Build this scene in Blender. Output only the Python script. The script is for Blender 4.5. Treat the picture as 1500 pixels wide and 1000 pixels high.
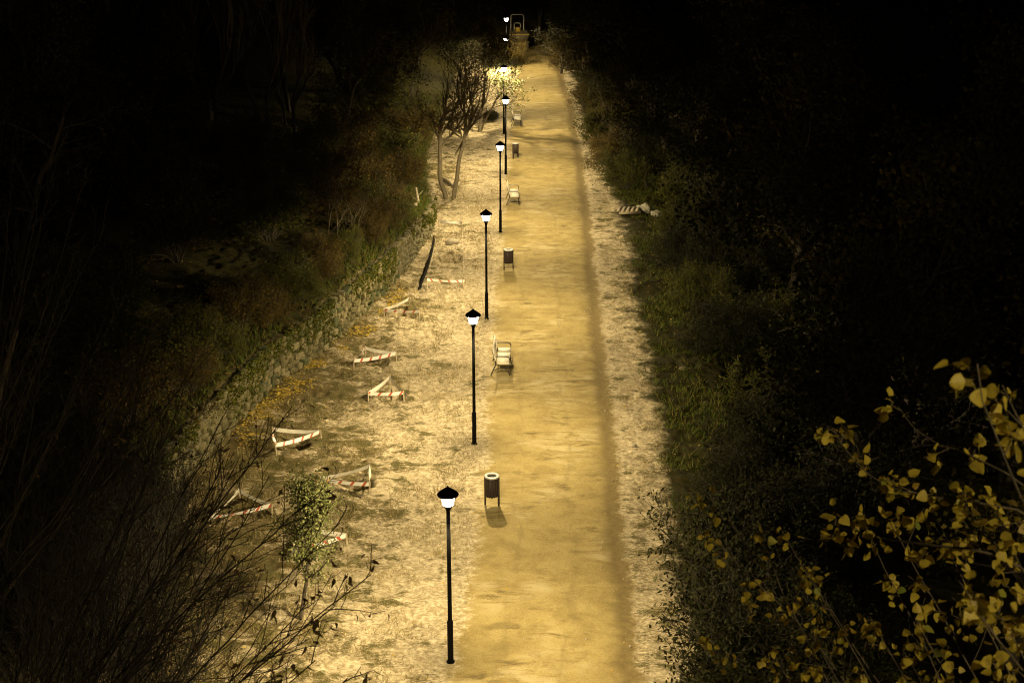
import bpy, math, random
import numpy as np
from mathutils import Vector, Matrix

S = bpy.context.scene
for o in list(bpy.data.objects): bpy.data.objects.remove(o)
COL = S.collection

# ------------------------------------------------------------------ camera, sky, exposure
cam_d = bpy.data.cameras.new('camera'); cam = bpy.data.objects.new('camera', cam_d); COL.objects.link(cam)
cam.location = (0, 0, 17.287)                       # leaning on a bridge parapet high above the path
cam.rotation_euler = (math.radians(90 - 19.405), 0, 0)
cam_d.sensor_width = 36; cam_d.lens = 50.0
cam_d.clip_start = 0.1; cam_d.clip_end = 3000
cam_d.dof.use_dof = True; cam_d.dof.focus_distance = 42; cam_d.dof.aperture_fstop = 5.6
S.camera = cam

world = bpy.data.worlds.new('World'); S.world = world; world.use_nodes = True
wn = world.node_tree.nodes; wl = world.node_tree.links
sky = wn.new('ShaderNodeTexSky'); sky.sky_type = 'NISHITA'; sky.sun_disc = False
sky.sun_elevation = math.radians(-4.0); sky.sun_rotation = math.radians(140)
glow = wn.new('ShaderNodeMix'); glow.data_type = 'RGBA'; glow.blend_type = 'MULTIPLY'; glow.inputs[0].default_value = 1
glow.inputs[7].default_value = (1.0, 0.72, 0.36, 1)     # night sky, tinted by the town's lamps
wl.new(sky.outputs[0], glow.inputs[6]); wl.new(glow.outputs[2], wn['Background'].inputs[0])
wn['Background'].inputs[1].default_value = 0.03
S.view_settings.view_transform = 'Standard'; S.view_settings.look = 'None'
S.view_settings.exposure = 0.0; S.view_settings.gamma = 1.0
S.cycles.max_bounces = 4; S.cycles.diffuse_bounces = 1; S.cycles.glossy_bounces = 1; S.cycles.transmission_bounces = 2; S.cycles.transparent_max_bounces = 4
S.cycles.use_adaptive_sampling = True; S.cycles.adaptive_threshold = 0.02; S.cycles.debug_use_spatial_splits = True
S.cycles.sample_clamp_indirect = 3.0; S.cycles.use_denoising = True
LAMP_POWER = 6500.0
LAMP_COLOR = (1.0, 0.81, 0.44)
S.cycles.filter_width = 1.1

# ------------------------------------------------------------------ small maths
def fbm(x, y, scale, octaves=4, seed=0):
    x = np.asarray(x, float) * scale; y = np.asarray(y, float) * scale
    tot = np.zeros(np.broadcast(x, y).shape); amp = 0.5; nrm = 0
    for o in range(octaves):
        xi = np.floor(x).astype(np.int64); yi = np.floor(y).astype(np.int64)
        xf = x - xi; yf = y - yi; u = xf*xf*(3-2*xf); v = yf*yf*(3-2*yf)
        def h(a, b):
            n = (a*374761393 + b*668265263 + (seed+o*17)*1442695041) & 0x7fffffff
            n = ((n ^ (n >> 13)) * 1274126177) & 0x7fffffff
            n = n ^ (n >> 16)
            return (n & 0xffff) / 65535.0
        a = h(xi, yi); b = h(xi+1, yi); c = h(xi, yi+1); d = h(xi+1, yi+1)
        tot += amp*((a*(1-u)+b*u)*(1-v)+(c*(1-u)+d*u)*v); nrm += amp
        amp *= 0.5; x = x*2.03+11.3; y = y*2.03+7.7
    return tot/nrm
def sstep(a, b, x):
    t = np.clip((x-a)/(b-a), 0, 1); return t*t*(3-2*t)
def interp(tab):
    t = np.array(tab, float); return lambda y: np.interp(y, t[:, 0], t[:, 1])

path_l = interp([(-60,-1.5),(20,-1.35),(26.7,-1.16),(35.3,-.84),(46,-.66),(55,-.62),(63,-.5),(77,-.25),(87,-.1),(102,.1),(113,.0),(128,-.6),(150,-3),(600,-40)])
path_r = interp([(-60,2.1),(20,2.3),(26.7,2.35),(35.3,2.53),(47.6,2.82),(57.8,3.12),(67,3.38),(76,3.53),(85,3.63),(97,3.72),(112,3.5),(128,2.9),(150,.5),(600,-36)])
verge_r = interp([(-60,3.3),(20,3.6),(26.7,3.75),(33,4.15),(37.7,4.4),(42.5,4.5),(49,4.75),(56,4.9),(67,5.2),(79,5.1),(89,4.95),(102,4.7),(128,4.2),(600,-30)])
wall_x = interp([(-60,-11),(24,-10.2),(32,-9.9),(38,-9.3),(41,-8.8),(44.6,-8.1),(47.75,-6.95),(52.3,-5.85),(56,-5.05),(59.3,-4.5),(64,-3.95),(68,-3.8),(74,-4.4),(82,-4.9),(92,-4.8),(105,-4.0),(130,-4.5),(600,-50)])
wall_h = interp([(-60,1.2),(37,1.35),(50,1.5),(58,1.35),(64,.95),(68,.6),(72,.45),(600,.45)])

_pl, _pr, _vr = path_l, path_r, verge_r          # none of these edges is ruler straight
def path_l(y): y = np.asarray(y, float); return _pl(y)+(fbm(y, y*0+3, .33, 3, 71)-.5)*.45
def path_r(y): y = np.asarray(y, float); return _pr(y)+(fbm(y, y*0+5, .25, 3, 72)-.5)*.34
def verge_r(y): y = np.asarray(y, float); return _vr(y)+(fbm(y, y*0+9, .38, 4, 73)-.5)*1.3
PITS = []      # (x, y, radius, depth): planting holes inside the taped triangles
TRI = [
 ('white and red tape triangle with its point aimed left, beside the wall of stone', [(-7.28,39.82),(-5.86,40.13),(-7.01,38.8)]),
 ('tape triangle just above the small leafy tree, narrow point to the left', [(-5.4,36.53),(-4.09,37.49),(-4.0,36.17)]),
 ('tape triangle half hidden behind bare twigs at the left', [(-8.05,34.16),(-7.51,35.56),(-6.54,34.97)]),
 ('tape triangle partly covered by the small leafy tree', [(-5.53,33.56),(-5.6,32.32),(-4.3,33.18)]),
 ('small upright looking tape triangle, middle one of the three in the mid distance', [(-4.7,43.29),(-4.11,44.59),(-3.53,43.23)]),
 ('flat tape triangle pointing right, next to the yellow leaf litter', [(-5.49,46.16),(-5.21,47.4),(-4.07,47.05)]),
 ('farthest tape triangle, in front of the long taped rectangle', [(-4.92,51.76),(-4.01,52.94),(-3.55,51.59)]),
]
for _, t in TRI:
    c = np.mean(t, axis=0); PITS.append((c[0]+.12, c[1]+.05, .52, .42))  # real hole, enlarged and set right to carry the tape's shadow
PITS += [(-2.75,60.0,.72,.60), (-2.7,56.3,.8,.16)]

def height(x, y):
    x = np.asarray(x, float); y = np.asarray(y, float)
    behind = wall_x(y) - x
    soft = np.maximum(sstep(66, 72, y), 1-sstep(20, 23, y))
    h = wall_h(y) * (sstep(.0, .22, behind)*(1-soft) + sstep(-.2, 2.4, behind)*soft)
    h = h + np.clip(behind-.5, 0, 26)*.16*sstep(.3, 3, behind)
    right = x - verge_r(y)
    h = h - .13*np.clip(right-.3, 0, 2.0) - .42*np.clip(right-2.3, 0, 7)*sstep(1.8, 3.5, right)
    pr = x - path_r(y); pl = x - path_l(y)
    h = h - .035*np.exp(-((pr-.28)/.26)**2)
    off = np.maximum(-pl, pr-.5)
    rough = sstep(0, .7, off)
    h = h + rough*((fbm(x*.6, y, 1.3, 3, 3)-.5)*.24 + (fbm(x, y, 4.5, 4, 5)-.5)*.22*(.55+.45*sstep(.5, 3, off)))
    h = h + (1-rough)*(fbm(x, y, 1.0, 3, 9)-.5)*.03
    for (px, py, r, d) in PITS:
        q = np.hypot(x-px, (y-py))/r
        h = h - d*(1-sstep(.55, 1.0, q)) + .10*np.exp(-((q-1.25)/.28)**2)*(x < px+.2)
    return h
def hz(x, y): return float(height(np.array([x]), np.array([y]))[0])

# ------------------------------------------------------------------ materials
def mat(name, col=(.5,.5,.5), rough=.8, metal=0, emit=None, estr=0):
    m = bpy.data.materials.new(name); m.use_nodes = True
    b = m.node_tree.nodes['Principled BSDF']
    b.inputs['Base Color'].default_value = (*col, 1); b.inputs['Roughness'].default_value = rough
    b.inputs['Metallic'].default_value = metal
    if emit: b.inputs['Emission Color'].default_value = (*emit, 1); b.inputs['Emission Strength'].default_value = estr
    return m
class NT:
    def __init__(s, m): s.t = m.node_tree; s.n = s.t.nodes; s.b = s.n['Principled BSDF']
    def link(s, a, b): s.t.links.new(a, b)
    def noise(s, scale, detail=4, rough=.6, vec=None, dist=0):
        n = s.n.new('ShaderNodeTexNoise'); n.inputs['Scale'].default_value = scale; n.inputs['Detail'].default_value = detail
        n.inputs['Roughness'].default_value = rough; n.inputs['Distortion'].default_value = dist
        if vec is not None: s.link(vec, n.inputs['Vector'])
        return n.outputs['Fac']
    def coord(s, scale=None, kind='Object'):
        c = s.n.new('ShaderNodeTexCoord').outputs[kind]
        if scale:
            mp = s.n.new('ShaderNodeMapping'); mp.inputs['Scale'].default_value = scale; s.link(c, mp.inputs['Vector']); c = mp.outputs[0]
        return c
    def attr(s, name):
        a = s.n.new('ShaderNodeAttribute'); a.attribute_name = name; return a.outputs['Fac']
    def math(s, op, a, b=None, clamp=False):
        m = s.n.new('ShaderNodeMath'); m.operation = op; m.use_clamp = clamp
        for i, v in enumerate((a, b)):
            if v is None: continue
            if isinstance(v, (int, float)): m.inputs[i].default_value = v
            else: s.link(v, m.inputs[i])
        return m.outputs[0]
    def ramp(s, x, lo, hi, a=0., b=1.):
        m = s.n.new('ShaderNodeMapRange'); m.interpolation_type = 'SMOOTHSTEP'
        m.inputs[1].default_value = lo; m.inputs[2].default_value = hi; m.inputs[3].default_value = a; m.inputs[4].default_value = b
        s.link(x, m.inputs[0]); return m.outputs[0]
    def mix(s, f, a, b, blend='MIX'):
        m = s.n.new('ShaderNodeMix'); m.data_type = 'RGBA'; m.blend_type = blend
        if isinstance(f, (int, float)): m.inputs[0].default_value = f
        else: s.link(f, m.inputs[0])
        for i, v in ((6, a), (7, b)):
            if isinstance(v, tuple): m.inputs[i].default_value = (*v, 1)
            else: s.link(v, m.inputs[i])
        return m.outputs[2]
    def bump(s, h, strength=.4, dist=.02):
        b = s.n.new('ShaderNodeBump'); b.inputs['Strength'].default_value = strength; b.inputs['Distance'].default_value = dist
        s.link(h, b.inputs['Height']); s.link(b.outputs[0], s.b.inputs['Normal'])

def noisy(name, c1, c2, scale, rough=.8, metal=0, bump=.0, dist=.01, stretch=None, kind='Object'):
    m = mat(name, c1, rough, metal); t = NT(m); v = t.coord(stretch, kind)
    n = t.noise(scale, 5, .65, v); t.link(t.mix(t.ramp(n, .32, .68), c1, c2), t.b.inputs['Base Color'])
    if bump: t.bump(n, bump, dist)
    return m
def leafmat(name, c1, c2, trans=0, rough=.8):
    m = mat(name, c1, rough); t = NT(m)
    c = t.mix(t.attr('rnd'), c1, c2)
    t.link(c, t.b.inputs['Base Color']); t.b.inputs['Specular IOR Level'].default_value = .12
    if not trans: return m
    tr = t.n.new('ShaderNodeBsdfTranslucent'); t.link(c, tr.inputs['Color'])
    mx = t.n.new('ShaderNodeMixShader'); mx.inputs[0].default_value = trans
    t.link(t.b.outputs[0], mx.inputs[1]); t.link(tr.outputs[0], mx.inputs[2])
    t.link(mx.outputs[0], t.n['Material Output'].inputs['Surface'])
    return m
def leafmat_obj(name, cols, trans=.35):
    m = mat(name, cols[0], .55); t = NT(m)
    oi = t.n.new('ShaderNodeObjectInfo'); cr = t.n.new('ShaderNodeValToRGB')
    cr.color_ramp.elements[0].color = (*cols[0], 1); cr.color_ramp.elements[1].color = (*cols[-1], 1)
    for i, c in enumerate(cols[1:-1]):
        e = cr.color_ramp.elements.new((i+1)/(len(cols)-1)); e.color = (*c, 1)
    t.link(oi.outputs['Random'], cr.inputs[0])
    n = t.noise(22, 4, .6, t.coord()); c = t.mix(t.ramp(n, .5, .78), cr.outputs[0], (.16,.085,.02))
    t.link(c, t.b.inputs['Base Color'])
    tr = t.n.new('ShaderNodeBsdfTranslucent'); t.link(c, tr.inputs['Color'])
    mx = t.n.new('ShaderNodeMixShader'); mx.inputs[0].default_value = trans
    t.link(t.b.outputs[0], mx.inputs[1]); t.link(tr.outputs[0], mx.inputs[2])
    t.link(mx.outputs[0], t.n['Material Output'].inputs['Surface'])
    return m

def ground_material():
    m = mat('earth', rough=.95); t = NT(m); v = t.coord()
    pl, pr, vg, wlb = t.attr('pl'), t.attr('pr'), t.attr('vg'), t.attr('wb')
    nA = t.noise(.35, 4, .6, v); nB = t.noise(1.5, 5, .62, v, .4); nC = t.noise(6, 6, .7, v, .3); nD = t.noise(34, 4, .7, v); nE = t.noise(13, 5, .75, t.coord((.7, 1.5, 1)), .5)
    st = t.noise(1.0, 6, .7, t.coord((.9, 2.6, 1)), .6)
    # path: sandy, worn, with damp smears
    c_s = t.mix(t.ramp(nB, .3, .7), (.37,.285,.115), (.275,.205,.077))
    c_s = t.mix(t.math('MULTIPLY', t.ramp(st, .53, .66), t.ramp(nA, .40, .55)), c_s, (.15,.11,.045))
    c_s = t.mix(t.ramp(nD, .42, .72, 0, .75), c_s, (.20,.145,.06))
    c_s = t.mix(t.ramp(nE, .52, .72, 0, .5), c_s, (.44,.345,.15))
    c_s = t.mix(t.math('MULTIPLY', t.ramp(nA, .50, .62), t.ramp(st, .56, .40, 0, .7)), c_s, (.45,.37,.21))
    lane = t.math('ABSOLUTE', t.math('SUBTRACT', t.math('ABSOLUTE', t.math('SUBTRACT', t.math('ADD', pl, t.math('MULTIPLY', t.math('SUBTRACT', nA, .5), .8)), 1.75)), .72))
    c_s = t.mix(t.math('MULTIPLY', t.ramp(lane, .16, .05), t.ramp(t.noise(3, 4, .7, t.coord((1, .25, 1))), .45, .62, 0, .45)), c_s, (.20,.15,.062))
    sc = t.noise(2.3, 3, .5, t.coord((.8, 1.9, 1)), 2.2)           # scuffed, curling drag marks
    c_s = t.mix(t.math('MULTIPLY', t.ramp(t.math('ABSOLUTE', t.math('SUBTRACT', sc, .5)), .035, .0), t.ramp(nB, .48, .6, 0, .75)), c_s, (.19,.135,.055))
    # gutter strip
    c_d = t.mix(t.ramp(nC, .3, .7), (.15,.108,.045), (.215,.158,.064))
    # verge: pale trodden dust with dry and green grass through it
    c_p = t.mix(t.ramp(t.math('ADD', t.math('MULTIPLY', nC, .5), t.math('MULTIPLY', nE, .5)), .38, .60), (.68,.57,.39), (.30,.23,.125))
    c_g = t.mix(t.ramp(nB, .35, .65), (.12,.08,.028), (.078,.068,.018))
    c_g = t.mix(t.ramp(nD, .48, .68), c_g, (.26,.21,.10))
    far = t.math('ADD', t.ramp(pl, -7.5, -.8, .12, -.055), t.ramp(pr, .4, .7, 0, .045))
    gm = t.math('ADD', t.math('ADD', t.math('MULTIPLY', st, .55), t.math('MULTIPLY', nB, .40)), t.math('MULTIPLY', nE, .30))
    gm = t.math('ADD', t.math('ADD', gm, t.math('MULTIPLY', nA, .35)), far)
    gm = t.ramp(t.math('ADD', gm, t.math('MULTIPLY', t.math('SUBTRACT', nD, .5), .30)), .765, .875)
    c_v = t.mix(gm, c_p, c_g)
    # right bank beyond the verge, and the bank behind the wall: dark soil, moss, old leaves
    c_b = t.mix(t.ramp(nC, .35, .65), (.022,.025,.004), (.050,.038,.010))
    c_b = t.mix(t.ramp(nD, .55, .75), c_b, (.12,.085,.035))
    w = t.math('MULTIPLY', t.math('SUBTRACT', nC, .5), .7)
    w2 = t.math('MULTIPLY', t.math('SUBTRACT', nB, .5), 1.1)
    wob = t.math('ADD', w, w2)
    m_l = t.ramp(t.math('ADD', pl, wob), -.22, .16)
    m_r = t.ramp(t.math('ADD', pr, t.math('MULTIPLY', wob, .45)), -.20, .20)
    m_d = t.ramp(t.math('ADD', pr, t.math('MULTIPLY', wob, .7)), .36, .62)
    m_v = t.ramp(t.math('ADD', vg, t.math('ADD', t.math('MULTIPLY', wob, 1.3), t.math('MULTIPLY', t.math('SUBTRACT', nA, .5), 1.8))), -.35, .45)
    m_w = t.ramp(t.math('ADD', wlb, t.math('MULTIPLY', wob, .6)), -.35, .5)
    c = t.mix(m_l, c_v, c_s); c = t.mix(m_r, c, c_d); c = t.mix(m_d, c, c_v); c = t.mix(m_v, c, c_b); c = t.mix(m_w, c, c_b)
    t.link(c, t.b.inputs['Base Color'])
    hh = t.math('ADD', t.math('MULTIPLY', nC, .8), t.math('MULTIPLY', nD, .45))
    bst = t.n.new('ShaderNodeBump'); bst.inputs['Distance'].default_value = .07
    onp = t.math('MULTIPLY', m_l, t.math('SUBTRACT', 1, m_d))
    t.link(t.ramp(onp, 0, 1, 1.0, .38), bst.inputs['Strength'])
    t.link(hh, bst.inputs['Height']); t.link(bst.outputs[0], t.b.inputs['Normal'])
    t.b.inputs['Specular IOR Level'].default_value = .15
    return m

M = {}
M['earth'] = ground_material()
M['black'] = noisy('black_paint', (.0035,.0035,.0035), (.006,.0055,.005), 14, .85, .0)
M['black'].node_tree.nodes['Principled BSDF'].inputs['Specular IOR Level'].default_value = .12
def lamp_material():
    m = bpy.data.materials.new('lit_diffuser'); m.use_nodes = True; n = m.node_tree.nodes; n.clear()
    e = n.new('ShaderNodeEmission'); e.inputs[0].default_value = (1, .95, .86, 1); e.inputs[1].default_value = 60
    tr = n.new('ShaderNodeBsdfTransparent'); mx = n.new('ShaderNodeMixShader'); mx.inputs[0].default_value = .5
    o = n.new('ShaderNodeOutputMaterial'); L = m.node_tree.links
    L.new(tr.outputs[0], mx.inputs[1]); L.new(e.outputs[0], mx.inputs[2]); L.new(mx.outputs[0], o.inputs[0])
    return m
M['lamp'] = lamp_material()
LED = bpy.data.lights.new('led', 'SPOT'); LED.energy = LAMP_POWER; LED.color = LAMP_COLOR
LED.spot_size = math.radians(177); LED.spot_blend = .18; LED.shadow_soft_size = .10
M['darkwood'] = noisy('dark_slat_wood', (.032,.016,.008), (.014,.008,.005), 9, .9, 0, .3, .004, (3,3,.4))
M['palemetal'] = noisy('galvanised_rim', (.50,.47,.41), (.34,.32,.27), 12, .6, .2)
M['benchwood'] = noisy('pale_bench_wood', (.66,.60,.47), (.50,.43,.31), 10, .7, 0, .3, .004, (3,.4,3))
M['iron'] = noisy('dark_iron', (.035,.032,.028), (.06,.05,.04), 12, .55, .5)
M['stake'] = noisy('pale_stake', (.55,.45,.30), (.38,.29,.17), 18, .8)
M['plasticpipe'] = noisy('black_pipe', (.006,.006,.006), (.01,.009,.008), 8, .95)
M['plasticpipe'].node_tree.nodes['Principled BSDF'].inputs['Specular IOR Level'].default_value = .05
M['stone'] = noisy('wall_stone', (.14,.112,.05), (.065,.06,.02), 5, .92, 0, .6, .03)
M['stone_b'] = noisy('wall_stone_pale', (.22,.175,.09), (.095,.085,.033), 5, .92, 0, .6, .03)
M['stone_c'] = noisy('wall_stone_mossy', (.065,.065,.02), (.035,.045,.009), 4, .95, 0, .6, .03)
M['pebble'] = noisy('loose_stone', (.42,.36,.25), (.27,.225,.15), 5, .92, 0, .6, .03)
M['mortar'] = noisy('wall_core', (.10,.08,.045), (.06,.055,.025), 6, .95, 0, .5, .03)
M['bark'] = noisy('bark', (.085,.065,.042), (.045,.036,.025), 6, .9, 0, .6, .02, (4,4,.7))
M['barkpale'] = noisy('pale_bark', (.165,.13,.075), (.08,.064,.038), 6, .85, 0, .5, .015, (4,4,.7))
M['barkdark'] = noisy('dark_bark', (.032,.024,.015), (.018,.014,.009), 8, .95)
M['wood'] = noisy('weathered_wood', (.40,.33,.22), (.24,.19,.12), 7, .8, 0, .3, .01, (1,5,5))
M['leaf_g'] = leafmat('green_leaves', (.035,.052,.005), (.095,.082,.010))
M['leaf_sap'] = leafmat('sapling_leaves', (.075,.09,.025), (.20,.195,.075), .2)
M['leaf_br'] = leafmat('autumn_leaves', (.11,.07,.010), (.045,.036,.005))
M['leaf_ol'] = leafmat('olive_leaves', (.042,.040,.006), (.080,.060,.010))
M['leaf_dk'] = leafmat('dark_leaves', (.012,.015,.003), (.026,.024,.005))
M['litter'] = leafmat('fallen_leaves', (.58,.42,.07), (.32,.20,.035))
M['blade_dry'] = leafmat('dry_blades', (.46,.37,.19), (.20,.155,.055))
M['blade_green'] = leafmat('green_blades', (.045,.092,.008), (.135,.105,.025))
M['leaf_pop'] = leafmat_obj('poplar_leaves', [(.46,.37,.03),(.55,.43,.05),(.36,.23,.025),(.34,.35,.04),(.52,.40,.04),(.20,.27,.04),(.44,.31,.025)])
M['leaf_alder'] = leafmat_obj('withered_leaves', [(.10,.06,.02),(.06,.04,.015)], .15)
M['yellow'] = noisy('machine_yellow', (.42,.27,.03), (.28,.18,.03), 4, .5)
M['skip'] = noisy('muddy_skip', (.075,.062,.035), (.12,.095,.05), 3, .8)  # dark brown tone over the whole skip
M['tyre'] = mat('tyre_rubber', (.015,.015,.015), .85)
M['sack'] = noisy('pale_sack', (.36,.33,.25), (.22,.20,.14), 6, .8, 0, .4, .02)

def tape_material():
    m = mat('barrier_tape', (.8,.76,.68), .5); t = NT(m)
    a = t.math('ADD', t.attr('u'), t.math('MULTIPLY', t.attr('w'), .09))
    fr = t.math('FRACT', t.math('DIVIDE', a, .36)); red = t.math('GREATER_THAN', fr, .77)
    t.link(t.mix(red, (.80,.76,.68), (.52,.10,.045)), t.b.inputs['Base Color'])
    return m
M['tape'] = tape_material()
M['tape_plain'] = noisy('faded_tape', (.74,.69,.58), (.60,.54,.43), 5, .6)

# ------------------------------------------------------------------ mesh helpers
def link(name, me, m=None, parent=None, loc=None):
    o = bpy.data.objects.new(name, me); COL.objects.link(o)
    if m is not None and me is not None and not me.materials: me.materials.append(m)
    if parent is not None: o.parent = parent
    if loc is not None: o.location = loc
    return o
def tag(o, label=None, cat=None, group=None, kind=None):
    if label: o['label'] = label
    if cat: o['category'] = cat
    if group: o['group'] = group
    if kind: o['kind'] = kind
    return o
def thing(name, label, cat, loc=(0,0,0), rz=0, group=None):
    o = bpy.data.objects.new(name, None); COL.objects.link(o); o.location = loc; o.rotation_euler = (0,0,rz)
    o.empty_display_size = .2
    return tag(o, label, cat, group)
def np_mesh(name, V, F, smooth=False, fattr=None, vattr=None):
    """V (n,3); F (m,k) uniform faces or list of arrays of uniform faces"""
    V = np.asarray(V, np.float32); Fs = F if isinstance(F, list) else [F]
    Fs = [np.asarray(f, np.int32) for f in Fs if len(f)]
    me = bpy.data.meshes.new(name)
    nl = sum(f.size for f in Fs); nf = sum(len(f) for f in Fs)
    me.vertices.add(len(V)); me.vertices.foreach_set('co', V.ravel())
    me.loops.add(nl); me.loops.foreach_set('vertex_index', np.concatenate([f.ravel() for f in Fs]))
    tot = np.concatenate([np.full(len(f), f.shape[1], np.int32) for f in Fs])
    st = np.concatenate([[0], np.cumsum(tot)[:-1]]).astype(np.int32)
    me.polygons.add(nf); me.polygons.foreach_set('loop_start', st); me.polygons.foreach_set('loop_total', tot)
    if smooth: me.polygons.foreach_set('use_smooth', np.ones(nf, bool))
    me.update(calc_edges=True)
    for k, a in (fattr or {}).items():
        at = me.attributes.new(k, 'FLOAT', 'FACE'); at.data.foreach_set('value', np.asarray(a, np.float32))
    for k, a in (vattr or {}).items():
        at = me.attributes.new(k, 'FLOAT', 'POINT'); at.data.foreach_set('value', np.asarray(a, np.float32))
    me.validate()
    return me
class MB:
    def __init__(s): s.v = []; s.f = {}; s.n = 0
    def add(s, V, F):
        V = np.asarray(V, float)
        for f in (F if isinstance(F, list) else [F]):
            f = np.asarray(f, int); s.f.setdefault(f.shape[1], []).append(f + s.n)
        s.v.append(V); s.n += len(V)
    def box(s, c, size, rot=None):
        h = np.array(size)/2
        V = np.array([[x,y,z] for x in (-1,1) for y in (-1,1) for z in (-1,1)], float)*h
        if rot is not None: V = V @ np.array(rot).T
        V += np.array(c)
        s.add(V, np.array([[0,1,3,2],[4,6,7,5],[0,4,5,1],[2,3,7,6],[0,2,6,4],[1,5,7,3]])); return s
    def lathe(s, prof, n=20, c=(0,0,0), closed=True):
        a = np.arange(n)*2*math.pi/n; V = []
        for r, z in prof: V.append(np.c_[r*np.cos(a), r*np.sin(a), np.full(n, z)])
        V = np.vstack(V)+np.array(c); F = []
        for k in range(len(prof)-1):
            i = np.arange(n); j = (i+1) % n
            F.append(np.c_[k*n+i, k*n+j, (k+1)*n+j, (k+1)*n+i])
        F = [np.vstack(F)]
        if closed: F += [np.arange(n)[::-1][None], ((len(prof)-1)*n+np.arange(n))[None]]
        s.add(V, F); return s
    def tube(s, pts, rad, n=6):
        V, F = tube(np.asarray(pts, float), np.broadcast_to(np.asarray(rad, float), (len(pts),)), n); s.add(V, F); return s
    def build(s, name, m, parent=None, smooth=False):
        me = np_mesh(name, np.vstack(s.v), [np.vstack(f) for f in s.f.values()], smooth)
        return link(name, me, m, parent)
def tube(P, R, n=6):
    T = np.gradient(P, axis=0); T /= np.linalg.norm(T, axis=1)[:, None]+1e-9
    ref = np.array([0.3, 0.9, 0.1]) if abs(T[0][2]) > .8 else np.array([0, 0, 1.])
    A = np.cross(T, ref); A /= np.linalg.norm(A, axis=1)[:, None]+1e-9; B = np.cross(T, A)
    a = np.arange(n)*2*math.pi/n
    V = (P[:, None, :] + R[:, None, None]*(np.cos(a)[None, :, None]*A[:, None, :]+np.sin(a)[None, :, None]*B[:, None, :])).reshape(-1, 3)
    i = np.arange(n); j = (i+1) % n; k = np.arange(len(P)-1)[:, None]*n
    F = np.stack([k+i, k+j, k+n+j, k+n+i], -1).reshape(-1, 4)
    return V, F
def tubes_mesh(name, polys, n_of):
    Vs = []; Fs = []; off = 0
    for (P, R) in polys:
        V, F = tube(P, R, n_of(R[0])); Vs.append(V); Fs.append(F+off); off += len(V)
    return np_mesh(name, np.vstack(Vs), np.vstack(Fs), True)
def rotmats(rng, n, up=None):
    """random rotations"""
    q = rng.normal(size=(n, 4)); q /= np.linalg.norm(q, axis=1)[:, None]; w, x, y, z = q.T
    return np.stack([np.stack([1-2*(y*y+z*z), 2*(x*y-z*w), 2*(x*z+y*w)], -1),
                     np.stack([2*(x*y+z*w), 1-2*(x*x+z*z), 2*(y*z-x*w)], -1),
                     np.stack([2*(x*z-y*w), 2*(y*z+x*w), 1-2*(x*x+y*y)], -1)], 1)
LEAF4 = np.array([[0,0,0],[.5,.36,.06],[1.0,0,-.04],[.5,-.36,.06]])
def leaves_mesh(name, rng, C, size, shape=LEAF4, R=None):
    n = len(C); R = rotmats(rng, n) if R is None else R
    sz = size*rng.uniform(.6, 1.25, n)
    V = np.einsum('nij,kj->nki', R, shape)*sz[:, None, None] + np.asarray(C)[:, None, :]
    k = len(shape); F = np.arange(n*k).reshape(n, k)
    F3 = np.vstack([F[:, [0,1,2]], F[:, [0,2,3]]]) if k == 4 else F
    r = rng.random(n); return np_mesh(name, V.reshape(-1, 3), F3, False, {'rnd': np.concatenate([r, r]) if k == 4 else r})

def copy_tree(o, parent=None):
    c = o.copy(); COL.objects.link(c); c.parent = parent
    for ch in list(o.children): copy_tree(ch, c)
    return c

# ------------------------------------------------------------------ ground and path
def ground():
    xs = np.concatenate([-np.geomspace(400, 12.2, 34), np.arange(-12, 9.001, .095), np.geomspace(9.3, 400, 34)])
    ys = np.concatenate([np.linspace(-80, 23, 22), np.arange(23.4, 62, .12), np.arange(62, 100, .2), np.arange(100, 140, .5), np.geomspace(141, 900, 30)])
    X, Y = np.meshgrid(xs, ys); X = X.ravel(); Y = Y.ravel(); Z = height(X, Y)
    nx, ny = len(xs), len(ys)
    i = (np.arange(ny-1)[:, None]*nx + np.arange(nx-1)[None]).ravel()
    F = np.c_[i, i+1, i+nx+1, i+nx]
    va = {'pl': X-path_l(Y), 'pr': X-path_r(Y), 'vg': X-verge_r(Y), 'wb': wall_x(Y)-X}
    me = np_mesh('ground', np.c_[X, Y, Z], F, True, None, va)
    tag(link('ground', me, M['earth']), 'trodden dusty earth and banks beside the lit path', kind='structure')
    # the path itself: a thin crowned sheet of rolled sand with ragged edges
    ys = np.concatenate([np.arange(18, 90, .12), np.arange(90, 140, .4)]); k = 34
    t = np.linspace(0, 1, k)
    rng = np.random.default_rng(4)
    l = path_l(ys)+.10+(fbm(ys, ys*0, 1.6, 4, 21)-.5)*.5; r = path_r(ys)-.04+(fbm(ys, ys*0, 2.2, 4, 23)-.5)*.16
    X = (l[:, None]*(1-t)+r[:, None]*t).ravel(); Y = np.repeat(ys, k)
    Z = height(X, Y)+.012*np.minimum(1, np.tile(np.minimum(t, 1-t)*12, len(ys)))-.001
    i = (np.arange(len(ys)-1)[:, None]*k + np.arange(k-1)[None]).ravel()
    va = {'pl': X-path_l(Y), 'pr': X-path_r(Y), 'vg': X-verge_r(Y), 'wb': wall_x(Y)-X}
    me = np_mesh('path', np.c_[X, Y, Z], np.c_[i, i+1, i+k+1, i+k], True, None, va)
    tag(link('path', me, M['earth']), 'straight sandy yellow path running away under the lamps', kind='structure')
ground()

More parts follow.
